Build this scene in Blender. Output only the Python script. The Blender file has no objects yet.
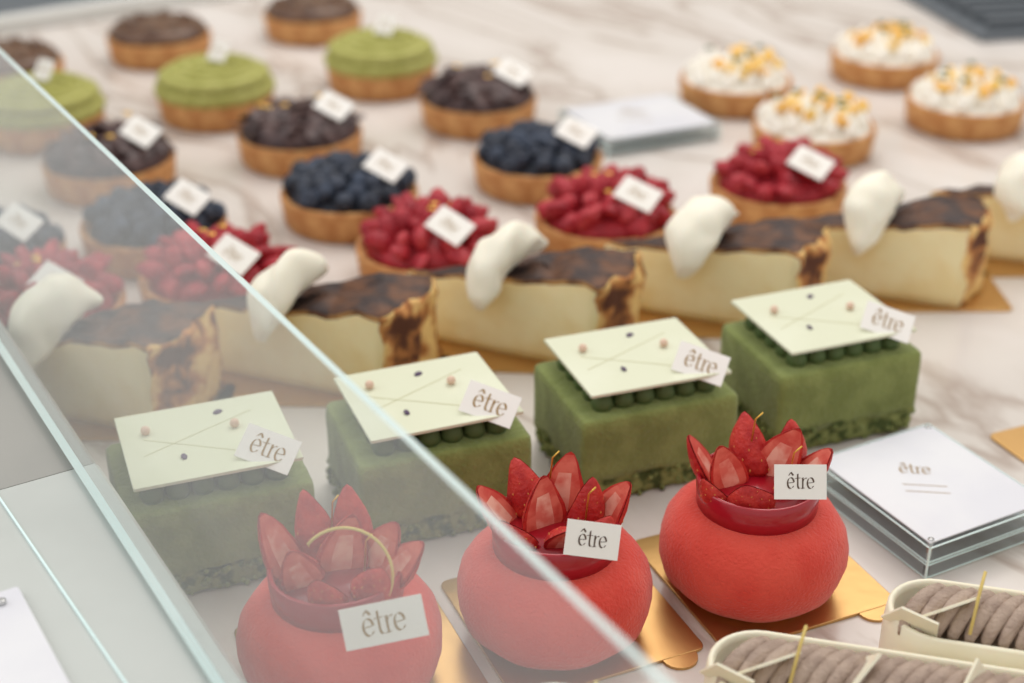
import bpy, math, random
from mathutils import Vector, Matrix, noise
random.seed(7)
R = math.radians
sc = bpy.context.scene
sc.view_settings.view_transform = 'Standard'

# ---------------------------------------------------------------- materials
def lin(c):
    o = []
    for x in c:
        x /= 255.0
        o.append(x/12.92 if x <= 0.04045 else ((x+0.055)/1.055)**2.4)
    return (o[0], o[1], o[2], 1)

def mat(name, col, rough=0.5, col2=None, nscale=150, bump=0.0, bscale=400, metal=0.0, sss=0.0,
        coat=0.0, trans=0.0, ior=1.45, lo=0.4, hi=0.6, detail=4, dist=0.0, col3=None, sheen=0.0):
    m = bpy.data.materials.new(name); m.use_nodes = True
    nt = m.node_tree; b = nt.nodes['Principled BSDF']
    b.inputs['Base Color'].default_value = lin(col)
    b.inputs['Roughness'].default_value = rough
    b.inputs['Metallic'].default_value = metal
    b.inputs['IOR'].default_value = ior
    b.inputs['Transmission Weight'].default_value = trans
    b.inputs['Coat Weight'].default_value = coat
    b.inputs['Coat Roughness'].default_value = 0.15
    b.inputs['Sheen Weight'].default_value = sheen
    if sss:
        b.inputs['Subsurface Weight'].default_value = sss
        b.inputs['Subsurface Scale'].default_value = 0.004
        b.inputs['Subsurface Radius'].default_value = (1, .6, .4)
    tc = nt.nodes.new('ShaderNodeTexCoord')
    if col2:
        n = nt.nodes.new('ShaderNodeTexNoise'); n.inputs['Scale'].default_value = nscale
        n.inputs['Detail'].default_value = detail; n.inputs['Distortion'].default_value = dist
        cr = nt.nodes.new('ShaderNodeValToRGB')
        cr.color_ramp.elements[0].position = lo; cr.color_ramp.elements[0].color = lin(col)
        cr.color_ramp.elements[1].position = hi; cr.color_ramp.elements[1].color = lin(col2)
        if col3:
            e = cr.color_ramp.elements.new(min(hi+.10, .98)); e.color = lin(col3)
        nt.links.new(tc.outputs['Object'], n.inputs['Vector'])
        nt.links.new(n.outputs['Fac'], cr.inputs['Fac'])
        nt.links.new(cr.outputs['Color'], b.inputs['Base Color'])
    if bump:
        n2 = nt.nodes.new('ShaderNodeTexNoise'); n2.inputs['Scale'].default_value = bscale
        n2.inputs['Detail'].default_value = 5
        bp = nt.nodes.new('ShaderNodeBump'); bp.inputs['Strength'].default_value = bump
        bp.inputs['Distance'].default_value = 0.001
        nt.links.new(tc.outputs['Object'], n2.inputs['Vector'])
        nt.links.new(n2.outputs['Fac'], bp.inputs['Height'])
        nt.links.new(bp.outputs['Normal'], b.inputs['Normal'])
    return m

MT = dict(
 velvet=mat('red_velvet_spray', (214, 64, 50), .85, (222, 78, 62), 60, bump=.7, bscale=900, sheen=.25),
 collar=mat('red_glaze_collar', (164, 18, 36), .28, coat=.4),
 berryskin=mat('strawberry_skin', (176, 30, 32), .5, (200, 56, 46), 160, bump=.8, bscale=600),
 seed=mat('strawberry_seed', (216, 150, 80), .6),
 berrycut=mat('strawberry_cut', (206, 80, 68), .55, (224, 116, 98), 170, bump=.3),
 berrycore=mat('strawberry_core', (242, 186, 166), .55, (222, 118, 102), 130),
 biscuit=mat('biscuit', (190, 120, 65), .8, (160, 92, 45), 200, bump=.6),
 gold=mat('gold_card', (206, 164, 106), .33, metal=.85, bump=.12, bscale=120),
 flake=mat('gold_leaf', (235, 190, 90), .3, metal=.8),
 tag=mat('tag_card', (240, 236, 230), .6),
 ink=mat('tag_ink_dark', (92, 72, 60), .6),
 inkg=mat('tag_ink_gold', (160, 128, 78), .5),
 mcake=mat('matcha_velvet', (120, 130, 68), .9, (136, 146, 82), 90, bump=1.0, bscale=600, sheen=.2),
 mbase=mat('matcha_sponge', (76, 88, 44), .95, (144, 150, 90), 230, bump=1.0, bscale=450, lo=.42, hi=.56),
 mdot=mat('matcha_cream', (78, 98, 54), .6),
 plate=mat('cream_chocolate', (218, 220, 194), .3, (223, 225, 201), 30, coat=.2),
 pearl=mat('pink_pearl', (222, 190, 168), .4),
 petal=mat('dark_petal', (84, 66, 94), .6),
 line=mat('pale_line', (200, 196, 160), .6),
 cheese=mat('cheesecake_body', (242, 226, 180), .6, (236, 214, 160), 50, bump=.35, bscale=350, sss=.15),
 cheeseside=mat('cheesecake_burnt_side', (92, 50, 30), .7, (190, 124, 66), 75, bump=1.0, bscale=160, lo=.40, hi=.49, col3=(236, 198, 128)),
 cheesetop=mat('cheesecake_burnt_top', (56, 42, 40), .6, (108, 70, 46), 70, bump=1.0, bscale=160, hi=.62),
 cheeserim=mat('cheesecake_brown_rim', (96, 58, 34), .6, (210, 158, 92), 70, bump=.6, bscale=200),
 cream=mat('whipped_cream', (244, 238, 220), .55, bump=.3, bscale=120, sss=.1),
 crust=mat('tart_crust', (206, 154, 98), .75, (184, 126, 74), 120, bump=.5),
 rasp=mat('red_fruit', (150, 24, 40), .5, (178, 42, 54), 140, bump=1.0, bscale=400),
 rasp2=mat('red_fruit_light', (190, 64, 72), .5, (168, 36, 50), 140, bump=1.0, bscale=400),
 blue=mat('blueberry', (34, 39, 51), .55, (52, 60, 76), 130),
 blue2=mat('blueberry_bloom', (66, 76, 94), .7, (42, 48, 62), 150),
 choc=mat('dark_chocolate', (60, 42, 43), .5, (82, 57, 54), 100, coat=.1),
 brown=mat('caramel_top', (100, 68, 44), .4, (84, 54, 36), 60, coat=.3),
 matcha=mat('matcha_piping', (160, 158, 84), .8, (172, 170, 98), 100, bump=.5),
 mer=mat('meringue', (246, 241, 230), .6, bump=.1),
 lemon=mat('lemon_cube', (246, 208, 108), .35, (240, 182, 94), 90),
 leaf=mat('green_leaf', (70, 96, 40), .6),
 shell=mat('white_chocolate', (238, 230, 204), .42, (242, 235, 212), 40, coat=.1, sss=.1),
 rope=mat('chestnut_cream', (186, 164, 148), .65, (166, 144, 130), 150, bump=1.0, bscale=900),
 ropedark=mat('chestnut_cream_gap_shade', (122, 104, 94), .7),  # darker core, paints the shade in the gaps between coils
 stick=mat('yellow_stick', (216, 190, 110), .5),
 paper=mat('paper', (228, 228, 232), .25, (220, 220, 227), 20, coat=.3),
 steel=mat('steel_pin', (200, 200, 200), .25, metal=1),
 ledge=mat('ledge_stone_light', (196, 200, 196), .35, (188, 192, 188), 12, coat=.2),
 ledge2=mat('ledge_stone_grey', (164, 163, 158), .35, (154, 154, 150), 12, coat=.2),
 dark=mat('dark_slate', (96, 102, 108), .6),
 white=mat('white_trim', (214, 214, 210), .4),
 wall=mat('wall_paint', (206, 200, 190), .8, (196, 190, 180), 4),
 floorm=mat('floor_tile', (150, 142, 134), .6, (138, 130, 124), 5),
)

def marble():
    m = bpy.data.materials.new('marble'); m.use_nodes = True
    nt = m.node_tree; b = nt.nodes['Principled BSDF']; b.inputs['Roughness'].default_value = .2
    tc = nt.nodes.new('ShaderNodeTexCoord'); mp = nt.nodes.new('ShaderNodeMapping')
    mp.inputs['Rotation'].default_value = (0, 0, R(28)); mp.inputs['Scale'].default_value = (4, 11, 10)
    n = nt.nodes.new('ShaderNodeTexNoise'); n.inputs['Scale'].default_value = .9
    n.inputs['Detail'].default_value = 7; n.inputs['Distortion'].default_value = 1.0
    cr = nt.nodes.new('ShaderNodeValToRGB'); E = cr.color_ramp.elements
    E[0].position = .36; E[0].color = lin((219, 211, 205))
    E[1].position = .64; E[1].color = lin((224, 217, 212))
    for p, c in ((.465, (215, 207, 200)), (.495, (182, 167, 157)), (.52, (213, 205, 198))):
        e = E.new(p); e.color = lin(c)
    nt.links.new(tc.outputs['Object'], mp.inputs['Vector']); nt.links.new(mp.outputs[0], n.inputs['Vector'])
    nt.links.new(n.outputs['Fac'], cr.inputs['Fac']); nt.links.new(cr.outputs[0], b.inputs['Base Color'])
    return m
MT['marble'] = marble()

def glassmat(name, tint, haze):
    m = bpy.data.materials.new(name); m.use_nodes = True
    nt = m.node_tree; nt.nodes.clear()
    out = nt.nodes.new('ShaderNodeOutputMaterial')
    tr = nt.nodes.new('ShaderNodeBsdfTransparent'); tr.inputs[0].default_value = tint
    gl = nt.nodes.new('ShaderNodeBsdfGlossy'); gl.inputs['Roughness'].default_value = .03
    df = nt.nodes.new('ShaderNodeBsdfDiffuse'); df.inputs[0].default_value = (.84, .85, .85, 1)  # white diffuse share paints in the milky reflection on the glass
    m1 = nt.nodes.new('ShaderNodeMixShader'); m1.inputs[0].default_value = haze
    m2 = nt.nodes.new('ShaderNodeMixShader')
    fr = nt.nodes.new('ShaderNodeFresnel'); ge = nt.nodes.new('ShaderNodeNewGeometry')
    mr = nt.nodes.new('ShaderNodeMapRange'); mr.inputs['To Min'].default_value = 1.45; mr.inputs['To Max'].default_value = 1/1.45
    nt.links.new(ge.outputs['Backfacing'], mr.inputs['Value']); nt.links.new(mr.outputs[0], fr.inputs['IOR'])
    nt.links.new(tr.outputs[0], m1.inputs[1]); nt.links.new(df.outputs[0], m1.inputs[2])
    nt.links.new(fr.outputs[0], m2.inputs[0]); nt.links.new(m1.outputs[0], m2.inputs[1])
    nt.links.new(gl.outputs[0], m2.inputs[2]); nt.links.new(m2.outputs[0], out.inputs[0])
    return m
MT['glass'] = glassmat('case_glass', (.975, .99, .985, 1), .085)
MT['acryl'] = glassmat('clear_acrylic', (.88, .91, .92, 1), .07)
MT['gedge'] = mat('glass_edge_painted_glint', (226, 250, 250), .3, (232, 252, 252), 20, coat=.3)  # near-white edge colour, paints in the light a clear edge catches

# ---------------------------------------------------------------- mesh builder
class G:
    def __init__(s): s.v=[]; s.f=[]; s.m=[]; s.s=[]; s.mats=[]
    def mi(s, k):
        if k not in s.mats: s.mats.append(k)
        return s.mats.index(k)
    def add(s, vf, k, smooth=True, M=None):
        vs, fs = vf; o = len(s.v)
        for p in vs:
            p = Vector(p); s.v.append(M @ p if M else p)
        for i, f in enumerate(fs):
            s.f.append([o+j for j in f]); s.m.append(s.mi(k[i] if isinstance(k, list) else k)); s.s.append(smooth)
    def build(s, name, loc=(0,0,0), rot=0.0, bake=0.0):
        if bake:
            Mi = Matrix.Rotation(-bake, 4, 'Z'); s.v = [Mi @ p for p in s.v]; rot = bake
        me = bpy.data.meshes.new(name)
        me.from_pydata([tuple(p) for p in s.v], [], s.f)
        for k in s.mats: me.materials.append(MT[k])
        me.polygons.foreach_set('material_index', s.m)
        me.polygons.foreach_set('use_smooth', s.s)
        me.validate(); me.update()
        import bmesh
        bm = bmesh.new(); bm.from_mesh(me); bmesh.ops.recalc_face_normals(bm, faces=bm.faces); bm.to_mesh(me); bm.free()
        ob = bpy.data.objects.new(name, me); sc.collection.objects.link(ob)
        ob.location = loc; ob.rotation_euler = (0, 0, rot)
        return ob

def loft(rings, cb=True, ct=True):
    n = len(rings[0]); v = [p for r in rings for p in r]; f = []
    for i in range(len(rings)-1):
        for j in range(n):
            a = i*n+j; b = i*n+(j+1) % n
            f.append((a, b, b+n, a+n))
    if cb: f.append(tuple(reversed(range(n))))
    if ct: f.append(tuple(range((len(rings)-1)*n, len(rings)*n)))
    return v, f
def lathe(prof, n=32, fn=None):
    rings = []
    for i, (r, z) in enumerate(prof):
        r = max(r, 1e-5)
        rings.append([Vector(((r*(fn(2*math.pi*j/n, i) if fn else 1))*math.cos(2*math.pi*j/n),
                      (r*(fn(2*math.pi*j/n, i) if fn else 1))*math.sin(2*math.pi*j/n), z)) for j in range(n)])
    return loft(rings)
def ell(a, b, c, nu=12, nv=8, fn=None):
    pr = []
    for i in range(nv+1):
        t = -math.pi/2+math.pi*i/nv
        pr.append((math.cos(t), math.sin(t)))
    v, f = lathe(pr, nu)
    o = []
    for p in v:
        q = Vector((p.x*a, p.y*b, p.z*c))
        if fn: q = fn(q)
        o.append(q)
    return o, f
def rrect(w, h, r, z, seg=4):
    o = []
    for cx, cy, a0 in ((w/2-r, h/2-r, 0), (-w/2+r, h/2-r, 90), (-w/2+r, -h/2+r, 180), (w/2-r, -h/2+r, 270)):
        for i in range(seg+1):
            a = R(a0+90*i/seg); o.append(Vector((cx+r*math.cos(a), cy+r*math.sin(a), z)))
    return o
def rbox(w, h, z0, z1, r=.002, b=.001):
    return loft([rrect(w-2*b, h-2*b, max(r-b, 1e-4), z0), rrect(w, h, r, z0+b), rrect(w, h, r, z1-b),
                 rrect(w-b*.6, h-b*.6, max(r-b*.3, 1e-4), z1-b*.3), rrect(w-2*b, h-2*b, max(r-b, 1e-4), z1)])
def box(w, h, z0, z1):
    v = [(x*w/2, y*h/2, z) for z in (z0, z1) for x, y in ((-1,-1),(1,-1),(1,1),(-1,1))]
    return v, [(3,2,1,0),(4,5,6,7),(0,1,5,4),(1,2,6,5),(2,3,7,6),(3,0,4,7)]
def tube(path, rad, n=10, ridge=0, sec=None):
    path = [Vector(p) for p in path]
    if not hasattr(rad, '__len__'): rad = [rad]*len(path)
    rings = []; prev = None
    for i, p in enumerate(path):
        t = (path[min(i+1, len(path)-1)]-path[max(i-1, 0)]).normalized()
        if prev is None:
            x = t.orthogonal().normalized()
        else:
            x = (prev - t*prev.dot(t)).normalized()
        prev = x; y = t.cross(x)
        rings.append([p+(x*math.cos(2*math.pi*j/n)+y*math.sin(2*math.pi*j/n))*rad[i]*((1+ridge*(j % 2)) if not sec else sec(2*math.pi*j/n, i)) for j in range(n)])
    return loft(rings)
def smoothpath(pts, k=4):
    pts = [Vector(p) for p in pts]; out = []
    for i in range(len(pts)-1):
        p0 = pts[max(i-1, 0)]; p1 = pts[i]; p2 = pts[i+1]; p3 = pts[min(i+2, len(pts)-1)]
        for j in range(k):
            t = j/k
            out.append(.5*((2*p1)+(-p0+p2)*t+(2*p0-5*p1+4*p2-p3)*t*t+(-p0+3*p1-3*p2+p3)*t**3))
    out.append(pts[-1]); return out
def T(x, y, z): return Matrix.Translation((x, y, z))
def RX(a): return Matrix.Rotation(R(a), 4, 'X')
def RY(a): return Matrix.Rotation(R(a), 4, 'Y')
def RZ(a): return Matrix.Rotation(R(a), 4, 'Z')
def frame(c, xd, nd):
    z = Vector(nd).normalized(); x = Vector(xd); x = (x-z*x.dot(z)).normalized(); y = z.cross(x)
    M = Matrix((x, y, z)).transposed().to_4x4(); M.translation = Vector(c); return M

def text_strokes():
    S = []; x = 0.0
    def e(x0):
        S.append([(x0+.08, .5), (x0+.8, .56)])
        S.append([(x0+.44+.37*math.cos(R(a)), .5+.5*math.sin(R(a))) for a in range(8, 330, 16)])
    e(x); S.append([(x+.2, 1.2), (x+.46, 1.5)]); S.append([(x+.46, 1.5), (x+.72, 1.2)]); x += .92
    S.append([(x+.32, 1.35), (x+.32, .25), (x+.38, .06), (x+.52, .0), (x+.66, .08)]); S.append([(x, .93), (x+.62, .97)]); x += .66
    S.append([(x+.24, 1.0), (x+.24, 0)]); S.append([(x+.02, .0), (x+.46, .04)]); S.append([(x+.04, .93), (x+.26, .99)])
    S.append([(x+.24, .62), (x+.36, .86), (x+.52, .97), (x+.68, .93)]); x += .70
    e(x); x += .85
    return S, x
STR, SW = text_strokes()
def text(g, M, width, ink):
    k = width/SW; ky = k*1.25
    for s in STR:
        v = []; f = []
        for (a, b) in s:
            v.append(((a-SW/2-.085)*k, (b-.6-.035)*ky, 0)); v.append(((a-SW/2+.085)*k, (b-.6+.035)*ky, 0))
        for i in range(len(s)-1): f.append((2*i, 2*i+1, 2*i+3, 2*i+2))
        g.add((v, f), ink, False, M)
def tag(g, c, xd, nd, w=.020, h=.0125, ink='ink', tw=.62):
    M = frame(c, xd, nd)
    g.add(box(w, h, -.0002, .0002), 'tag', False, M)
    text(g, M @ T(0, 0, .00032), w*tw, ink)

# ---------------------------------------------------------------- pastries
def strawberry_piece(g, M, L, r, sd=0.0, seeds=True):
    # strawberry wedge: rounded skin back (+Y), flat cut face (-Y), pointed tip up +Z
    prof = [(0, .0), (.8, .01), (.96, .08), (1, .18), (.96, .34), (.84, .50), (.66, .67), (.43, .83), (.2, .95), (.01, 1.0)]
    bend = math.sin(sd*5.1)*.16
    def W(x, y, z):
        t = z/L; k = 1+.14*noise.noise(Vector((x*160+sd, y*160, z*120)))
        return Vector((x*k+bend*L*t*t, y*k, z+.0006*math.sin(sd*9)*x/r))
    nseg = 8; v = []; f = []; ks = []
    for (a, t) in prof:
        for j in range(nseg+1):
            th = math.pi*j/nseg; v.append(W(a*r*math.cos(th), a*r*.8*math.sin(th), t*L))
    n = nseg+1
    for i in range(len(prof)-1):
        for j in range(nseg):
            f.append((i*n+j, i*n+j+1, (i+1)*n+j+1, (i+1)*n+j)); ks.append('berryskin')
    g.add((v, f), ks, True, M)
    cols = [-1, -.84, -.4, 0, .4, .84, 1]; nc = len(cols)
    v = []; f = []; ks = []
    for i, (a, t) in enumerate(prof):
        for c in cols: v.append(W(a*r*c, -.0003, t*L))
    for i in range(len(prof)-1):
        for j in range(nc-1):
            f.append((i*nc+j, i*nc+j+1, (i+1)*nc+j+1, (i+1)*nc+j))
            ks.append('berryskin' if j in (0, 5) or i > 7 else ('berrycore' if j in (2, 3) and 1 < i < 6 else 'berrycut'))
    g.add((v, f), ks, False, M)
    if seeds:
        for i in range(3, 8):
            a, t = prof[i]
            for j in range(3):
                th = math.pi*(.22+.28*j+.1*(i % 2))
                g.add(ell(.00028, .00028, .0005, 5, 4), 'seed', True, M @ T(*W(a*r*math.cos(th)*1.0, a*r*.8*math.sin(th)*1.0, (t-.04)*L)))

def board(g, s, M=Matrix(), tabs=True):
    g.add(rbox(s, s, 0, .0012, .003, .0003), 'gold', False, M)
    if tabs: g.add(lathe([(0.0001, .0), (.006, 0), (.006, .001), (.0001, .001)], 20), 'gold', False, M @ T(s/2-.010, -s/2-.0, 0))

def dome(loc, seed, tagspec, curl=False, spec=None):
    rnd = random.Random(seed); g = G()
    board(g, .067, T(.005, .007, 0) @ RZ(23.4), True)
    g.add(lathe([(0, .0012), (.0215, .0012), (.0225, .0022), (.0225, .0036), (0, .0040)], 40), 'biscuit')
    prof = [(0, .003), (.020, .003), (.0258, .0044), (.0298, .0088), (.0315, .0150), (.0315, .0195), (.0302, .0252), (.0275, .0298),
            (.0240, .0330), (.0200, .0346), (.012, .0345), (0, .034)]
    pp = []
    for i in range(len(prof)-1):
        for j in range(2):
            t = j/2; pp.append((prof[i][0]*(1-t)+prof[i+1][0]*t, prof[i][1]*(1-t)+prof[i+1][1]*t))
    pp.append(prof[-1])
    ph = rnd.random()*6
    g.add(lathe(pp, 96, lambda a, i: 1+.018*abs(math.cos(4.5*a+ph))-.008), 'velvet')
    g.add(lathe([(.0186, .0325), (.0200, .0325), (.0204, .0440), (.0196, .0445), (.0190, .0440), (.0184, .0360)], 48,
                lambda a, i: 1+(.012*math.sin(a*2+ph) if i in (2, 3) else 0)), 'collar')
    g.add(lathe([(0, .0385), (.0185, .0385), (.0185, .0400), (0, .0415)], 30), 'collar')
    for k, (x, y, ry, rx, L, r, rz) in enumerate(spec):
        strawberry_piece(g, T(x, y, .0392) @ RY(ry) @ RX(rx) @ RZ(rz), L*.93, r*1.04, seed*3.7+k*1.3)
    for (x, y, z) in ((.009, -.004, .056), (-.002, .009, .061)):
        g.add(tube([(x, y, z-.012), (x+.001, y, z), (x+.003, y-.001, z+.003)], .0003, 6), 'flake')
    if curl:
        pts = [(.004+.014*math.cos(R(a)), -.010+.004*math.sin(R(a)), .048+.014*math.sin(R(a))) for a in range(-40, 150, 10)]
        g.add(tube(pts, .0005, 8), 'stick')
    c, xd, nd, w, h, ink = tagspec
    tag(g, c, xd, nd, w, h, ink, .52)
    g.build('strawberry_mousse_dome', (loc[0], loc[1], 0))

spA = [(-.013, .006, -32, -4, .021, .0060, 75), (-.008, .000, -22, 4, .020, .0066, 15), (-.001, .011, -2, -10, .023, .0074, 150),
       (.004, .006, 16, 0, .024, .0078, -18), (.010, .010, 12, -6, .022, .0070, 200), (.014, .002, 26, 0, .020, .0062, -70),
       (.009, -.005, 24, 12, .016, .0062, 20), (-.004, -.009, -8, 28, .014, .0078, 178), (-.013, -.006, -30, 20, .014, .0056, 130)]
spB = [(-.014, .003, -36, 0, .020, .0060, 60), (-.007, .010, -14, -8, .022, .0070, 170), (.001, .009, 4, -8, .0245, .0076, -10),
       (-.003, .000, -10, 2, .022, .0074, 25), (.008, .003, 18, 0, .021, .0070, -150), (.014, .003, 22, 0, .022, .0064, -60),
       (-.010, -.007, -26, 20, .015, .0062, 150), (.002, -.010, 10, 26, .014, .0066, 8), (.011, -.006, 28, 14, .015, .0058, 190)]
spC = [(-.014, .003, -20, 0, .025, .0064, 50), (-.006, .011, -8, -8, .025, .0070, 165), (.003, .011, 6, -8, .027, .0070, -160),
       (.001, .002, 4, 2, .024, .0078, 15), (.010, .004, 16, 2, .023, .0070, -30), (.015, -.001, 30, 2, .022, .0062, -50),
       (-.008, -.005, -22, 14, .018, .0068, 20), (-.001, -.011, -4, 26, .014, .0060, 170), (.010, -.008, 26, 16, .015, .0060, 170)]
dome((.0815, .410), 1, ((.0095, -.0190, .0545), (1, .03, -.02), (0, -.88, .47), .0165, .0110, 'ink'), spec=spA)
dome((.0138, .386), 2, ((.0105, -.0200, .0500), (1, .1, -.20), (.05, -.88, .47), .0165, .0108, 'ink'), spec=spB)
dome((-.0530, .361), 3, ((.0165, -.0270, .0440), (1, .05, .20), (.0, -.9, .43), .0240, .0120, 'inkg'), True, spec=spC)

def matcha_cake(loc, seed):
    rnd = random.Random(seed); g = G(); W, D, H = .064, .051, .036
    rings = []
    zs = [0.0005, .002, .0045, .007, .0095, .0105, .014, .020, .026, .031, .0345, .0355, H]
    for i, z in enumerate(zs):
        ins = .0012 if i == 0 else (0 if i < 10 else [.0002, .0009, .002][i-10])
        if 0 < i < 5: ins = .0006
        base = []
        pts = rrect(W-2*ins, D-2*ins, .0022, z, 3)
        m = len(pts)
        for a in range(m):
            p, q = pts[a], pts[(a+1) % m]; L = (q-p).length; k = 18 if L > .01 else 1
            for b in range(k): base.append(p.lerp(q, b/k))
        for p in base:
            n = noise.noise(Vector((p.x*260, p.y*260, z*320+seed*7))); d = Vector((p.x, p.y, 0)).normalized()
            amp = .0018 if i < 5 else (.0010 if i == 5 else .0004)
            p += d*n*amp
            if i == 5: p.z += noise.noise(Vector((p.x*120, p.y*120, seed)))*.0025
        rings.append(base)
    v, f = loft(rings); n = len(rings[0])
    g.add((v, f), ['mbase' if k < 5*n else 'mcake' for k in range(len(f))], True)
    for i in range(150):
        a = rnd.random()*2*(W+D)
        if a < W: x, y = a-W/2, -D/2
        elif a < W+D: x, y = W/2, a-W-D/2
        elif a < 2*W+D: x, y = a-W-D-W/2, D/2
        else: x, y = -W/2, a-2*W-D-D/2
        s = rnd.uniform(.0006, .0014)
        g.add(ell(s, s, s, 6, 4), 'mbase' if i % 3 else 'mcake', True, T(x, y, rnd.uniform(.001, .010)))
    for ix in range(6):
        for iy in range(5):
            x = -.021+ix*.0084; y = -.0165+iy*.00825
            g.add(lathe([(0, 0), (.0036, .0003), (.0043, .0025), (.0034, .0055), (0, .0078)], 12), 'mdot', True, T(x, y, .0355))
    PM = T(.001, .002, .0435) @ RZ(-1+rnd.uniform(-2, 2)) @ RX(rnd.uniform(-1, 1))
    g.add(rbox(.0565, .0490, 0, .0013, .0006, .0002), 'plate', False, PM)
    for (x, y) in ((-.018, .010), (.012, .002)):
        g.add(ell(.0017, .0017, .0017, 12, 8), 'pearl', True, PM @ T(x+rnd.uniform(-.002, .002), y+rnd.uniform(-.002, .002), .0028))
    for (x, y, a) in ((.004, .017, 30), (-.010, -.010, 80)):
        g.add(ell(.0020, .0012, .0004, 8, 4), 'petal', True, PM @ T(x+rnd.uniform(-.003, .003), y+rnd.uniform(-.002, .002), .0016) @ RZ(a) @ RX(20))
    for a in (.004, -.006):
        g.add(box(.044, .0003, .0013, .00142), 'line', False, PM @ T(-.002, a, 0) @ RZ(25 if a > 0 else -32))
    tag(g, (.0185, -.0175, .0475), (.80, -.52, -.30), (-.20, -.62, .80), .0195, .0125, 'inkg', .62)
    g.build('matcha_square_cake', (loc[0], loc[1], 0), R(20.5))
for i, p in enumerate([(-.1055, .4320), (-.0312, .4622), (.0470, .4925), (.1245, .5270)]): matcha_cake(p, i+1)

def cheesecake(loc, rot, seed):
    rnd = random.Random(seed); g = G()
    O = Vector((.01, .583, 0))
    tip = Vector((-.047, .597, 0))-O; fe = Vector((.0355, .560, 0))-O; be = Vector((.0580, .601, 0))-O
    out = []; kind = []
    N = 18
    for i in range(N): out.append(tip.lerp(fe, i/N)); kind.append('c')
    mid = (fe+be)/2; nrm = (mid-tip).normalized()
    for i in range(N):
        t = i/N; out.append(fe.lerp(be, t)+nrm*.0055*math.sin(math.pi*t)); kind.append('b')
    for i in range(N): out.append(be.lerp(tip, i/N)); kind.append('c')
    cen = (tip+fe+be)/3
    ax = (mid-tip); L = ax.length; ax.normalize()
    def hgt(p):
        t = (p-tip).dot(ax)/L
        return .0325+.013*t**1.6-.005*max(0, t-.86)/.14
    lev = [0, .12, .3, .5, .7, .84, .93, .98, 1.0]
    rings = []
    for li, l in enumerate(lev):
        rg = []
        for p, k in zip(out, kind):
            h = hgt(p)+noise.noise(Vector((p.x*110, p.y*110, seed*3)))*.0026; q = p.copy(); q.z = .0015+h*l
            ins = [0, 0, 0, 0, 0, .0, .008, .025, .07][li]
            if k == 'b': ins *= 2.0
            q = Vector((q.x+(cen.x-q.x)*ins, q.y+(cen.y-q.y)*ins, q.z))
            nn = noise.noise(Vector((q.x*140+seed*3, q.y*140, q.z*160)))
            d = Vector((p.x-cen.x, p.y-cen.y, 0)).normalized()
            q += d*nn*(.0045 if k == 'b' else .0009)
            rg.append(q)
        rings.append(rg)
    for s in (.75, .5, .3, .1):
        rings.append([Vector((cen.x+(p.x-cen.x)*s, cen.y+(p.y-cen.y)*s,
                      .0015+hgt(cen+(p-cen)*s)-.0006+noise.noise(Vector((p.x*s*130, p.y*s*130, seed+5)))*.004)) for p in out])
    v, f = loft(rings); n = len(out); ks = []
    for i in range(len(f)):
        r, j = divmod(i, n)
        if i >= n*(len(rings)-1): ks.append('cheese' if i == n*(len(rings)-1) else 'cheesetop')
        elif r >= 7: ks.append('cheesetop')
        elif kind[j] == 'b': ks.append('cheeseside')
        elif r == 6: ks.append('cheeserim')
        else: ks.append('cheese')
    g.add((v, f), ks, True)
    g.add(rbox(.110, .046, 0, .0012, .003, .0003), 'gold', False, T(cen.x-.008, cen.y-.002, 0) @ RZ(-4))
    P = [(.014, .595, .045), (.006, .590, .0495), (-.003, .584, .0500), (-.010, .576, .0430), (-.0130, .5710, .034), (-.0145, .570, .026)]
    Rr = [.0015, .0070, .0108, .0100, .0066, .0015]
    pts = smoothpath([Vector(p)-O for p in P], 6); rs = [r[0] for r in smoothpath([(r, 0, 0) for r in Rr], 6)]
    rs = [max(r, .001) for r in rs]; ph = rnd.uniform(0, 6)
    vv, ff = tube(pts, rs, 30, sec=lambda a, i: 1+.13*math.cos(2*a+ph+i*.10)-.16*max(0, math.cos(a*1.0+ph+i*.16))**8-.10*max(0, math.cos(a+ph+2.2+i*.12))**8)
    vv = [p+Vector((noise.noise(p*80+Vector((seed, 0, 0))), noise.noise(p*80+Vector((0, 9, seed))), noise.noise(p*90)))*.0028 for p in vv]
    g.add((vv, ff), 'cream')
    g.build('burnt_cheesecake_slice', (loc[0], loc[1], 0), rot)
D0 = (.010, .583)
for i, (dx, dy, r) in enumerate([(-.180, -.056, 4), (-.090, -.029, 3), (0, 0, 0), (.0905, .033, 2), (.174, .060, 5), (.258, .100, 6)]):
    cheesecake((D0[0]+dx, D0[1]+dy), R(r), i+2)

def crust(g, top=.0180):
    g.add(lathe([(0, 0), (.0325, 0), (.0350, .002), (.0368, top-.001), (.0362, top), (.0345, top), (.0335, top-.003), (0, top-.003)], 56,
                lambda a, i: 1+.006*math.cos(a*28)), 'crust')
def tart_tag(g, c=(.021, -.010, .0350), w=.021, h=.014):
    tag(g, c, (.80, -.50, -.28), (-.10, -.55, .83), w, h, 'inkg', .45)

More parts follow.
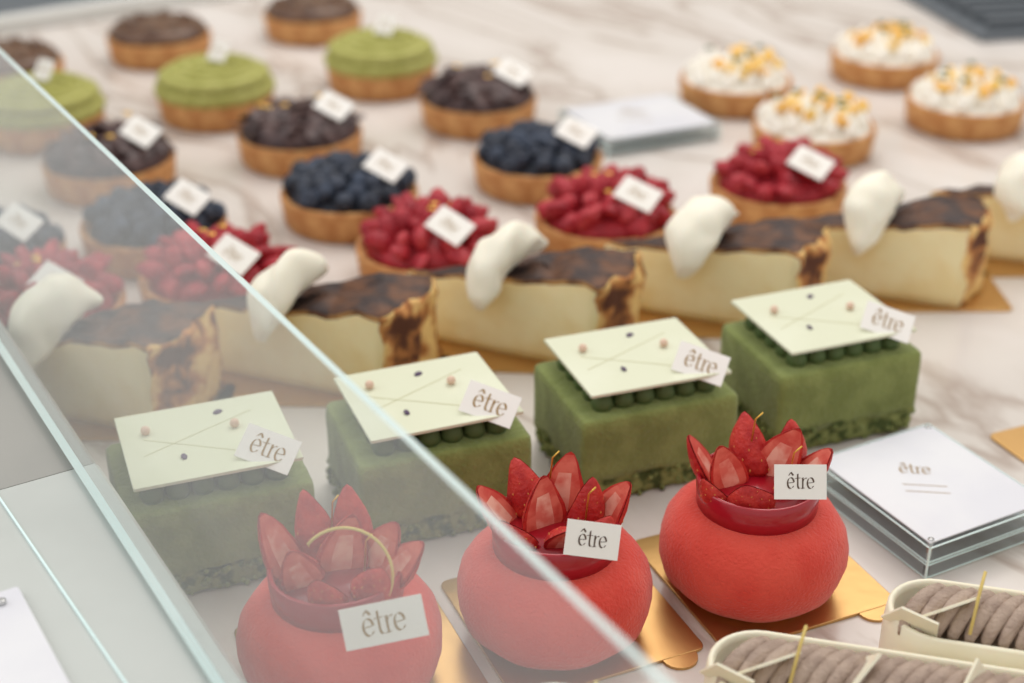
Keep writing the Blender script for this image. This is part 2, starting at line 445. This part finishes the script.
def red_piece(g, M, L, w, k, sd):
    prof = [(0, 0), (.8, .05), (1, .25), (1, .48), (.82, .72), (.5, .9), (.02, 1)]
    v, f = lathe([(a*w, t*L) for a, t in prof], 10)
    v = [Vector((p.x, p.y*(.8 if p.y > 0 else .45), p.z))*(1+.16*noise.noise(p*170+Vector((sd, sd*2, 0)))) for p in v]
    g.add((v, f), k, True, M)
def red_tart(loc, seed):
    rnd = random.Random(seed); g = G(); crust(g)
    for r, n, z, tilt, L in ((.0225, 14, .0205, 68, .0150), (.0165, 12, .0245, 52, .0140), (.0100, 9, .0262, 36, .0130), (.0035, 5, .0270, 18, .0120)):
        for i in range(n):
            a = 360*i/n+rnd.uniform(-14, 14)
            red_piece(g, RZ(a) @ T(r, 0, z+rnd.uniform(-.0015, .0015)) @ RY(tilt+rnd.uniform(-22, 22)) @ RZ(90+rnd.uniform(-100, 100)),
                        L*rnd.uniform(.85, 1.12), rnd.uniform(.0052, .0068), rnd.choice(['rasp', 'rasp', 'rasp2']), i+seed)
    g.add(lathe([(0, .0145), (.0325, .0145), (.029, .021), (.015, .026), (0, .028)], 24), 'rasp')
    for i in range(4):
        a = rnd.uniform(0, 6.3); rr = rnd.uniform(0, .02)
        g.add(ell(.0022, .0016, .0004, 6, 4), 'flake', False, T(rr*math.cos(a), rr*math.sin(a), .0400-rr*.3))
    tart_tag(g, (.013, -.022, .0370)); g.build('strawberry_tart', (loc[0], loc[1], 0), R(rnd.uniform(-8, 8)))
for i, p in enumerate([(-.212, .597), (-.1382, .6275), (-.0398, .6620), (.0483, .7000), (.1439, .7451)]): red_tart(p, i+20)

def blue_tart(loc, seed):
    rnd = random.Random(seed); g = G(); crust(g)
    n = 46
    for i in range(n):
        rr = .0325*math.sqrt((i+.3)/n); a = i*2.39996+rnd.uniform(-.1, .1)
        s = rnd.uniform(.0050, .0062)
        M = T(rr*math.cos(a), rr*math.sin(a), .0200+.008*(1-(rr/.033)**2)+rnd.uniform(-.001, .0015)) @ RX(rnd.uniform(-50, 50)) @ RY(rnd.uniform(-50, 50))
        g.add(lathe([(0, -s*.9), (s*.5, -s*.8), (s*.88, -s*.42), (s, 0), (s*.86, s*.5), (s*.55, s*.8), (s*.42, s*.94), (s*.3, s*.84), (0, s*.66)], 12),
              'blue' if rnd.random() < .7 else 'blue2', True, M)
    g.add(lathe([(0, .0145), (.0325, .0145), (.029, .019), (.015, .025), (0, .027)], 24), 'blue')
    for i in range(4):
        a = rnd.uniform(0, 6.3); rr = rnd.uniform(0, .022)
        g.add(ell(.0034, .0026, .0006, 6, 4), 'blue2', False, T(rr*math.cos(a), rr*math.sin(a), .0365-rr*.3) @ RX(30))
    tart_tag(g); g.build('blueberry_tart', (loc[0], loc[1], 0))
for i, p in enumerate([(-.2560, .6580), (-.1819, .6900), (-.0869, .7340), (.0146, .7860)]): blue_tart(p, i+40)

def choc_tart(loc, seed):
    rnd = random.Random(seed); g = G(); crust(g)
    g.add(lathe([(0, .0145), (.034, .0145), (.035, .020), (.030, .026), (.018, .030), (0, .031)], 24), 'choc')
    for i in range(60):
        rr = .034*math.sqrt((i+.5)/60); a = i*2.39996
        v = []; f = []
        w, l = rnd.uniform(.008, .012), rnd.uniform(.011, .015)
        for u in range(5):
            for q in range(4):
                x = (u/4-.5)*l; y = (q/3-.5)*w*math.sin(math.pi*(.15+.75*u/4)); v.append((x, y, -30*x*x-20*y*y))
        for u in range(4):
            for q in range(3): f.append((u*4+q, u*4+q+1, u*4+q+5, u*4+q+4))
        g.add((v, f), 'choc', True, T(rr*math.cos(a), rr*math.sin(a), .0245+.009*(1-(rr/.034)**2)) @ RZ(math.degrees(a)) @ RY(rnd.uniform(-25, 40)) @ RX(rnd.uniform(-30, 30)))
    for i in range(4):
        a = rnd.uniform(0, 6.3); rr = rnd.uniform(0.01, .024)
        g.add(ell(.0026, .0020, .0006, 6, 4), 'flake', False, T(rr*math.cos(a), rr*math.sin(a), .037))
    tart_tag(g, (.022, -.008, .0360)); g.build('chocolate_flake_tart', (loc[0], loc[1], 0))
for i, p in enumerate([(-.2271, .782), (-.1252, .827), (-.0212, .892)]): choc_tart(p, i+60)

def matcha_tart(loc, seed):
    g = G(); crust(g)
    g.add(lathe([(0, .0155), (.034, .0155), (.0375, .018), (.0378, .022), (.0355, .0245), (.0335, .025), (.0352, .027), (.0345, .030), (.030, .0320), (.015, .0325), (0, .0325)],
                72, lambda a, i: 1+.02*math.cos(a*20) if 1 < i < 9 else 1), 'matcha')
    for k in range(3):
        r = .026-.009*k
        g.add(tube([(r*math.cos(R(a)), r*math.sin(R(a)), .0315+.0008*k) for a in range(0, 361, 12)], .0030, 8), 'matcha')
    tag(g, (.004, .002, .0425), (.5, -.7, .2), (-.6, -.55, .6), .018, .013, 'inkg', .45); g.build('matcha_cream_tart', (loc[0], loc[1], 0))
for i, p in enumerate([(-.288, .865), (-.189, .905), (-.0883, .966)]): matcha_tart(p, i)

def caramel_tart(loc, seed):
    g = G(); crust(g)
    g.add(lathe([(0, .0145), (.034, .0155), (.0345, .021), (.031, .025), (.015, .026), (0, .026)], 48), 'brown')
    for k in range(8):
        a = k*math.pi/4
        g.add(ell(.006, .004, .003, 10, 6), 'brown', True, T(.022*math.cos(a), .022*math.sin(a), .026) @ RZ(math.degrees(a)))
    g.build('caramel_tart', (loc[0], loc[1], 0))
for i, p in enumerate([(-.3400, .965), (-.2528, 1.035), (-.150, 1.095)]): caramel_tart(p, i)

def lemon_tart(loc, seed):
    rnd = random.Random(seed); g = G(); crust(g, .0175)
    g.add(lathe([(0, .0140), (.034, .0145), (.033, .0185), (.015, .021), (0, .021)], 40), 'mer')
    n = 34
    for i in range(n):
        rr = .0310*math.sqrt((i+.5)/n); a = i*2.39996; s = rnd.uniform(.0046, .0060)
        g.add(lathe([(s*.9, 0), (s, s*.4), (s*.85, s*.95), (s*.5, s*1.4), (s*.2, s*1.8), (0, s*2.0)], 14), 'mer', True,
              T(rr*math.cos(a), rr*math.sin(a), .0175+.005*(1-(rr/.031)**2)))
    for i in range(24):
        rr = .027*math.sqrt(rnd.random()); a = rnd.uniform(0, 6.3); s = rnd.uniform(.0045, .0065)
        g.add(rbox(s, s, 0, s*.8, .0008, .0005), 'lemon', True, T(rr*math.cos(a), rr*math.sin(a), .030-rr*.15+rnd.uniform(-.002, .002)) @ RX(rnd.uniform(-40, 40)) @ RY(rnd.uniform(-40, 40)))
    for i in range(6):
        rr = .024*math.sqrt(rnd.random()); a = rnd.uniform(0, 6.3)
        g.add(ell(.0028, .0016, .0005, 8, 4), 'leaf', True, T(rr*math.cos(a), rr*math.sin(a), .0345) @ RX(30))
    g.build('lemon_meringue_tart', (loc[0], loc[1], 0))
for i, p in enumerate([(.1464, .932), (.2569, .990), (.1808, .841), (.285, .889)]): lemon_tart(p, i+80)

# ---------------------------------------------------------------- eclairs
def stadium(L, W, z, n=14):
    r = W/2; o = []
    for i in range(n+1):
        a = -math.pi/2+math.pi*i/n; o.append(Vector((L/2-r+r*math.cos(a), r*math.sin(a), z)))
    for i in range(n+1):
        a = math.pi/2+math.pi*i/n; o.append(Vector((-L/2+r+r*math.cos(a), r*math.sin(a), z)))
    return o
def eclair(loc, seed):
    g = G(); L, W = .104, .0325
    pr = [(-.004, .0015), (-.0012, .0030), (0, .007), (0, .028), (-.0006, .0335), (-.0014, .0342), (-.0024, .0338), (-.0030, .0320), (-.0030, .0270)]
    g.add(loft([stadium(L+2*a, W+2*a, z) for a, z in pr]), 'shell')
    g.add(ell(.043, .0090, .0072, 24, 10), 'ropedark', True, T(0, 0, .0290))
    n = 18
    for i in range(n):
        x = -.0405+.081*i/(n-1)
        pts = []
        for k in range(11):
            u = k/10-.5; th = u*math.pi*.95
            pts.append((x+.0062*math.sin(u*math.pi), .0100*math.sin(th), .0295+.0080*math.cos(th)))
        rr = [.0026*max(.35, math.cos((k/10-.5)*math.pi*.85)**.5) for k in range(11)]
        g.add(tube(pts, rr, 10, .12), 'rope')
    def shard(M, pts):
        v = [(x, -.0004, z) for x, z in pts]+[(x, .0004, z) for x, z in pts]; n = len(pts)
        f = [tuple(range(n)), tuple(reversed(range(n, 2*n)))]+[(i, (i+1) % n, n+(i+1) % n, n+i) for i in range(n)]
        g.add((v, f), 'shell', False, M)
    shard(T(-.034, -.006, .0395) @ RZ(40) @ RX(45), [(-.009, -.004), (.009, -.004), (.008, .005), (-.006, .004)])
    shard(T(-.008, -.004, .0405) @ RZ(75) @ RX(35), [(-.009, -.003), (.009, -.003), (.004, .005)])
    shard(T(.020, -.001, .0405) @ RZ(60) @ RX(-15), [(-.009, -.003), (.009, -.003), (.005, .004)])
    shard(T(-.046, -.010, .036) @ RZ(-20) @ RX(25), [(-.008, -.004), (.009, -.006), (.010, .004), (-.001, .006)])
    g.add(tube([(-.028, -.013, .036), (-.026, -.003, .045), (-.025, .001, .049)], .0005, 6), 'stick')
    g.add(rbox(.112, .0355, 0, .0012, .003, .0003), 'gold', False)
    g.build('white_chocolate_eclair', (loc[0], loc[1], 0), R(-14))
ax = Vector((math.cos(R(-14)), math.sin(R(-14))))
for i, p in enumerate([(-.004, .3090), (.0555, .3320), (.1125, .3570), (.172, .3815)]):
    eclair((p[0]+ax.x*.052, p[1]+ax.y*.052), i)

# ---------------------------------------------------------------- signs
def sign(loc, rot, w, d, h, tw=.24):
    g = G()
    for z0, z1 in ((.0006, h*.47), (h*.53, h)):
        g.add(rbox(w, d, z0, z1, .0012, .0003), 'acryl', False)
        for z in (z0+.0002, z1-.0002):      # bright strips painting edge glints on each acrylic slab
            for sx in (-1, 1):
                g.add(box(.0004, d, z-.0002, z+.0002), 'gedge', False, T(sx*w/2, 0, 0))
                g.add(box(w, .0004, z-.0002, z+.0002), 'gedge', False, T(0, sx*d/2, 0))
    g.add(box(w*.95, d*.95, h+.0002, h+.0007), 'paper', False)
    for sx in (-1, 1):
        for sy in (-1, 1):
            g.add(box(.0006, .0006, .0004, h), 'gedge', False, T(sx*w/2*.997, sy*d/2*.997, 0))
            g.add(lathe([(.0001, 0), (.0011, 0), (.0011, h+.001), (.0001, h+.0012)], 12), 'steel', True, T(sx*(w/2-.003), sy*(d/2-.003), 0))
    text(g, T(0, .008, h+.00085) @ RZ(-34), w*tw, 'inkg')
    for k in range(2):
        g.add(box(w*.28, .0003, h+.0007, h+.0008), 'inkg', False, T(-.002*k-.004, -.002-.004*k, 0) @ RZ(-34))
    g.build('acrylic_sign', (loc[0], loc[1], 0), rot)
sign((.1530, .4545), R(28), .057, .064, .0135, .20)
sign((.0790, .8750), R(24), .078, .066, .010, .2)
g = G(); board(g, .066, tabs=False); g.build('gold_cake_board', (.2350, .4910, 0), R(23))

# ---------------------------------------------------------------- case shell
ga = R(121.4); gd = Vector((math.cos(ga), math.sin(ga), 0)); nn = Vector((math.sin(ga), -math.cos(ga), 0))
def P(n, s, z): return nn*n+gd*s+Vector((0, 0, z))
def prism(pts_nz, s0, s1):
    k = len(pts_nz); v = [P(n, s0, z) for n, z in pts_nz]+[P(n, s1, z) for n, z in pts_nz]
    f = [tuple(range(k)), tuple(reversed(range(k, 2*k)))]+[(i, (i+1) % k, k+(i+1) % k, k+i) for i in range(k)]
    return v, f
g = G(); zl = .054
g.add(prism([(.0968, -.0005), (1.75, -.0005), (1.75, -.03), (.0968, -.03)], -1.2, 1.55), 'marble', False)
g.build('marble_display_shelf', (0, 0, 0.0005), bake=ga)
sj = .415
g = G()
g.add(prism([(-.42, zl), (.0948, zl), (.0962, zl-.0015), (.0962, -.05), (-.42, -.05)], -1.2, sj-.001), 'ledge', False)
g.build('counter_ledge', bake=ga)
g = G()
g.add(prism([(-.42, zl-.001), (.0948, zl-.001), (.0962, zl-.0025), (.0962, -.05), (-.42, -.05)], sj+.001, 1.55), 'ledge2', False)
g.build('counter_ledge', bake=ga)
th = .0042; n0 = .0910; sl = .60; zt = .1262
tv = Vector((sl, 1)).normalized(); pv = Vector((-tv.y, tv.x))*th
a = (n0, zl+.0002); b = (n0+.0015+sl*(zt-zl), zt); c = (b[0]+pv.x, b[1]+pv.y); d = (a[0]+pv.x, a[1]+pv.y)
v, f = prism([a, b, c, d], -.35, 1.5)
g = G(); g.add((v, f), ['gedge', 'gedge', 'glass', 'gedge', 'glass', 'gedge'], False)
g.build('glass_pane', bake=ga)
g = G(); g.add(rbox(.060, .040, 0, .0022, .001, .0003), 'paper', False)
g.add(lathe([(.0001, .002), (.0012, .002), (.0012, .0034), (.0001, .0036)], 14), 'steel', True, T(.024, .014, 0))
g.add(lathe([(.0001, .002), (.0012, .002), (.0012, .0034), (.0001, .0036)], 14), 'steel', True, T(-.024, .014, 0))
g.build('price_card', (-.1400, .2990, zl), R(-58))
g = G(); a = Vector((-.1587, .3816, 0)); b = Vector((-.1002, .2966, 0)); m = (a+b)/2; dd = b-a
g.add(box(.20, .0006, 0, .0008), 'gedge', False); g.build('trim_1', (m.x, m.y, zl), math.atan2(dd.y, dd.x))
a = Vector((-.44, 1.064, 0)); b = Vector((-.10, 1.297, 0)); dd = b-a; m = (a+b)/2; an = math.atan2(dd.y, dd.x)
g = G(); g.add(rbox(dd.length, .014, 0, .012, .002, .001), 'white', False); g.build('trim_2', (m.x, m.y, 0), an)
g = G(); g.add(rbox(dd.length*.9, .16, 0, .006, .002, .001), 'dark', False); g.build('slate_board', (m.x-.052, m.y+.080, 0), an)
g = G()
g.add(rbox(.34, .24, 0, .006, .004, .001), 'dark', False)
for i in range(11): g.add(rbox(.32, .007, .006, .014, .002, .001), 'dark', True, T(0, -.105+i*.021, 0))
g.build('vent_grille', (.49, 1.225, 0), R(12))
# room
g = G(); g.add(box(6, 6, -.05, 0), 'floorm', False); g.build('floor', (0, 1.0, -.9))
g = G(); g.add(box(6, .1, 0, 3.0), 'wall', False); g.build('wall_back', (0, 3.0, -.9))
g = G()
g.add(prism([(-.40, -.05), (1.73, -.05), (1.73, -.90), (-.40, -.90)], -1.15, 1.5), 'ledge2', False)
g.build('counter_cabinet', bake=ga)

# ---------------------------------------------------------------- light
w = bpy.data.worlds.new('world'); sc.world = w; w.use_nodes = True
w.node_tree.nodes['Background'].inputs[0].default_value = (1.0, .98, .95, 1)
w.node_tree.nodes['Background'].inputs[1].default_value = .83
def area(name, loc, tgt, size, e, col=(1, 1, 1)):
    l = bpy.data.lights.new(name, 'AREA'); l.size = size; l.energy = e; l.color = col
    o = bpy.data.objects.new(name, l); sc.collection.objects.link(o); o.location = loc
    o.rotation_euler = (Vector(tgt)-Vector(loc)).to_track_quat('-Z', 'Y').to_euler()
area('ceiling_light', (.25, 1.35, 1.25), (.05, .85, 0), 1.1, 11.5, (1, .965, .92))
area('left_area_light', (-1.1, .5, .9), (0, .6, 0), .9, 4.2, (.95, .97, 1))  # soft, slightly blue area light from the left

# ---------------------------------------------------------------- camera
cam = bpy.data.cameras.new('camera'); co = bpy.data.objects.new('camera', cam); sc.collection.objects.link(co)
co.location = (0, 0, .308); co.rotation_euler = (R(90-27.5), 0, 0)
cam.sensor_width = 36; cam.lens = 51.68; cam.clip_start = .01; cam.clip_end = 20
cam.dof.use_dof = True; cam.dof.focus_distance = .465; cam.dof.aperture_fstop = 51.68/7.5
sc.camera = co
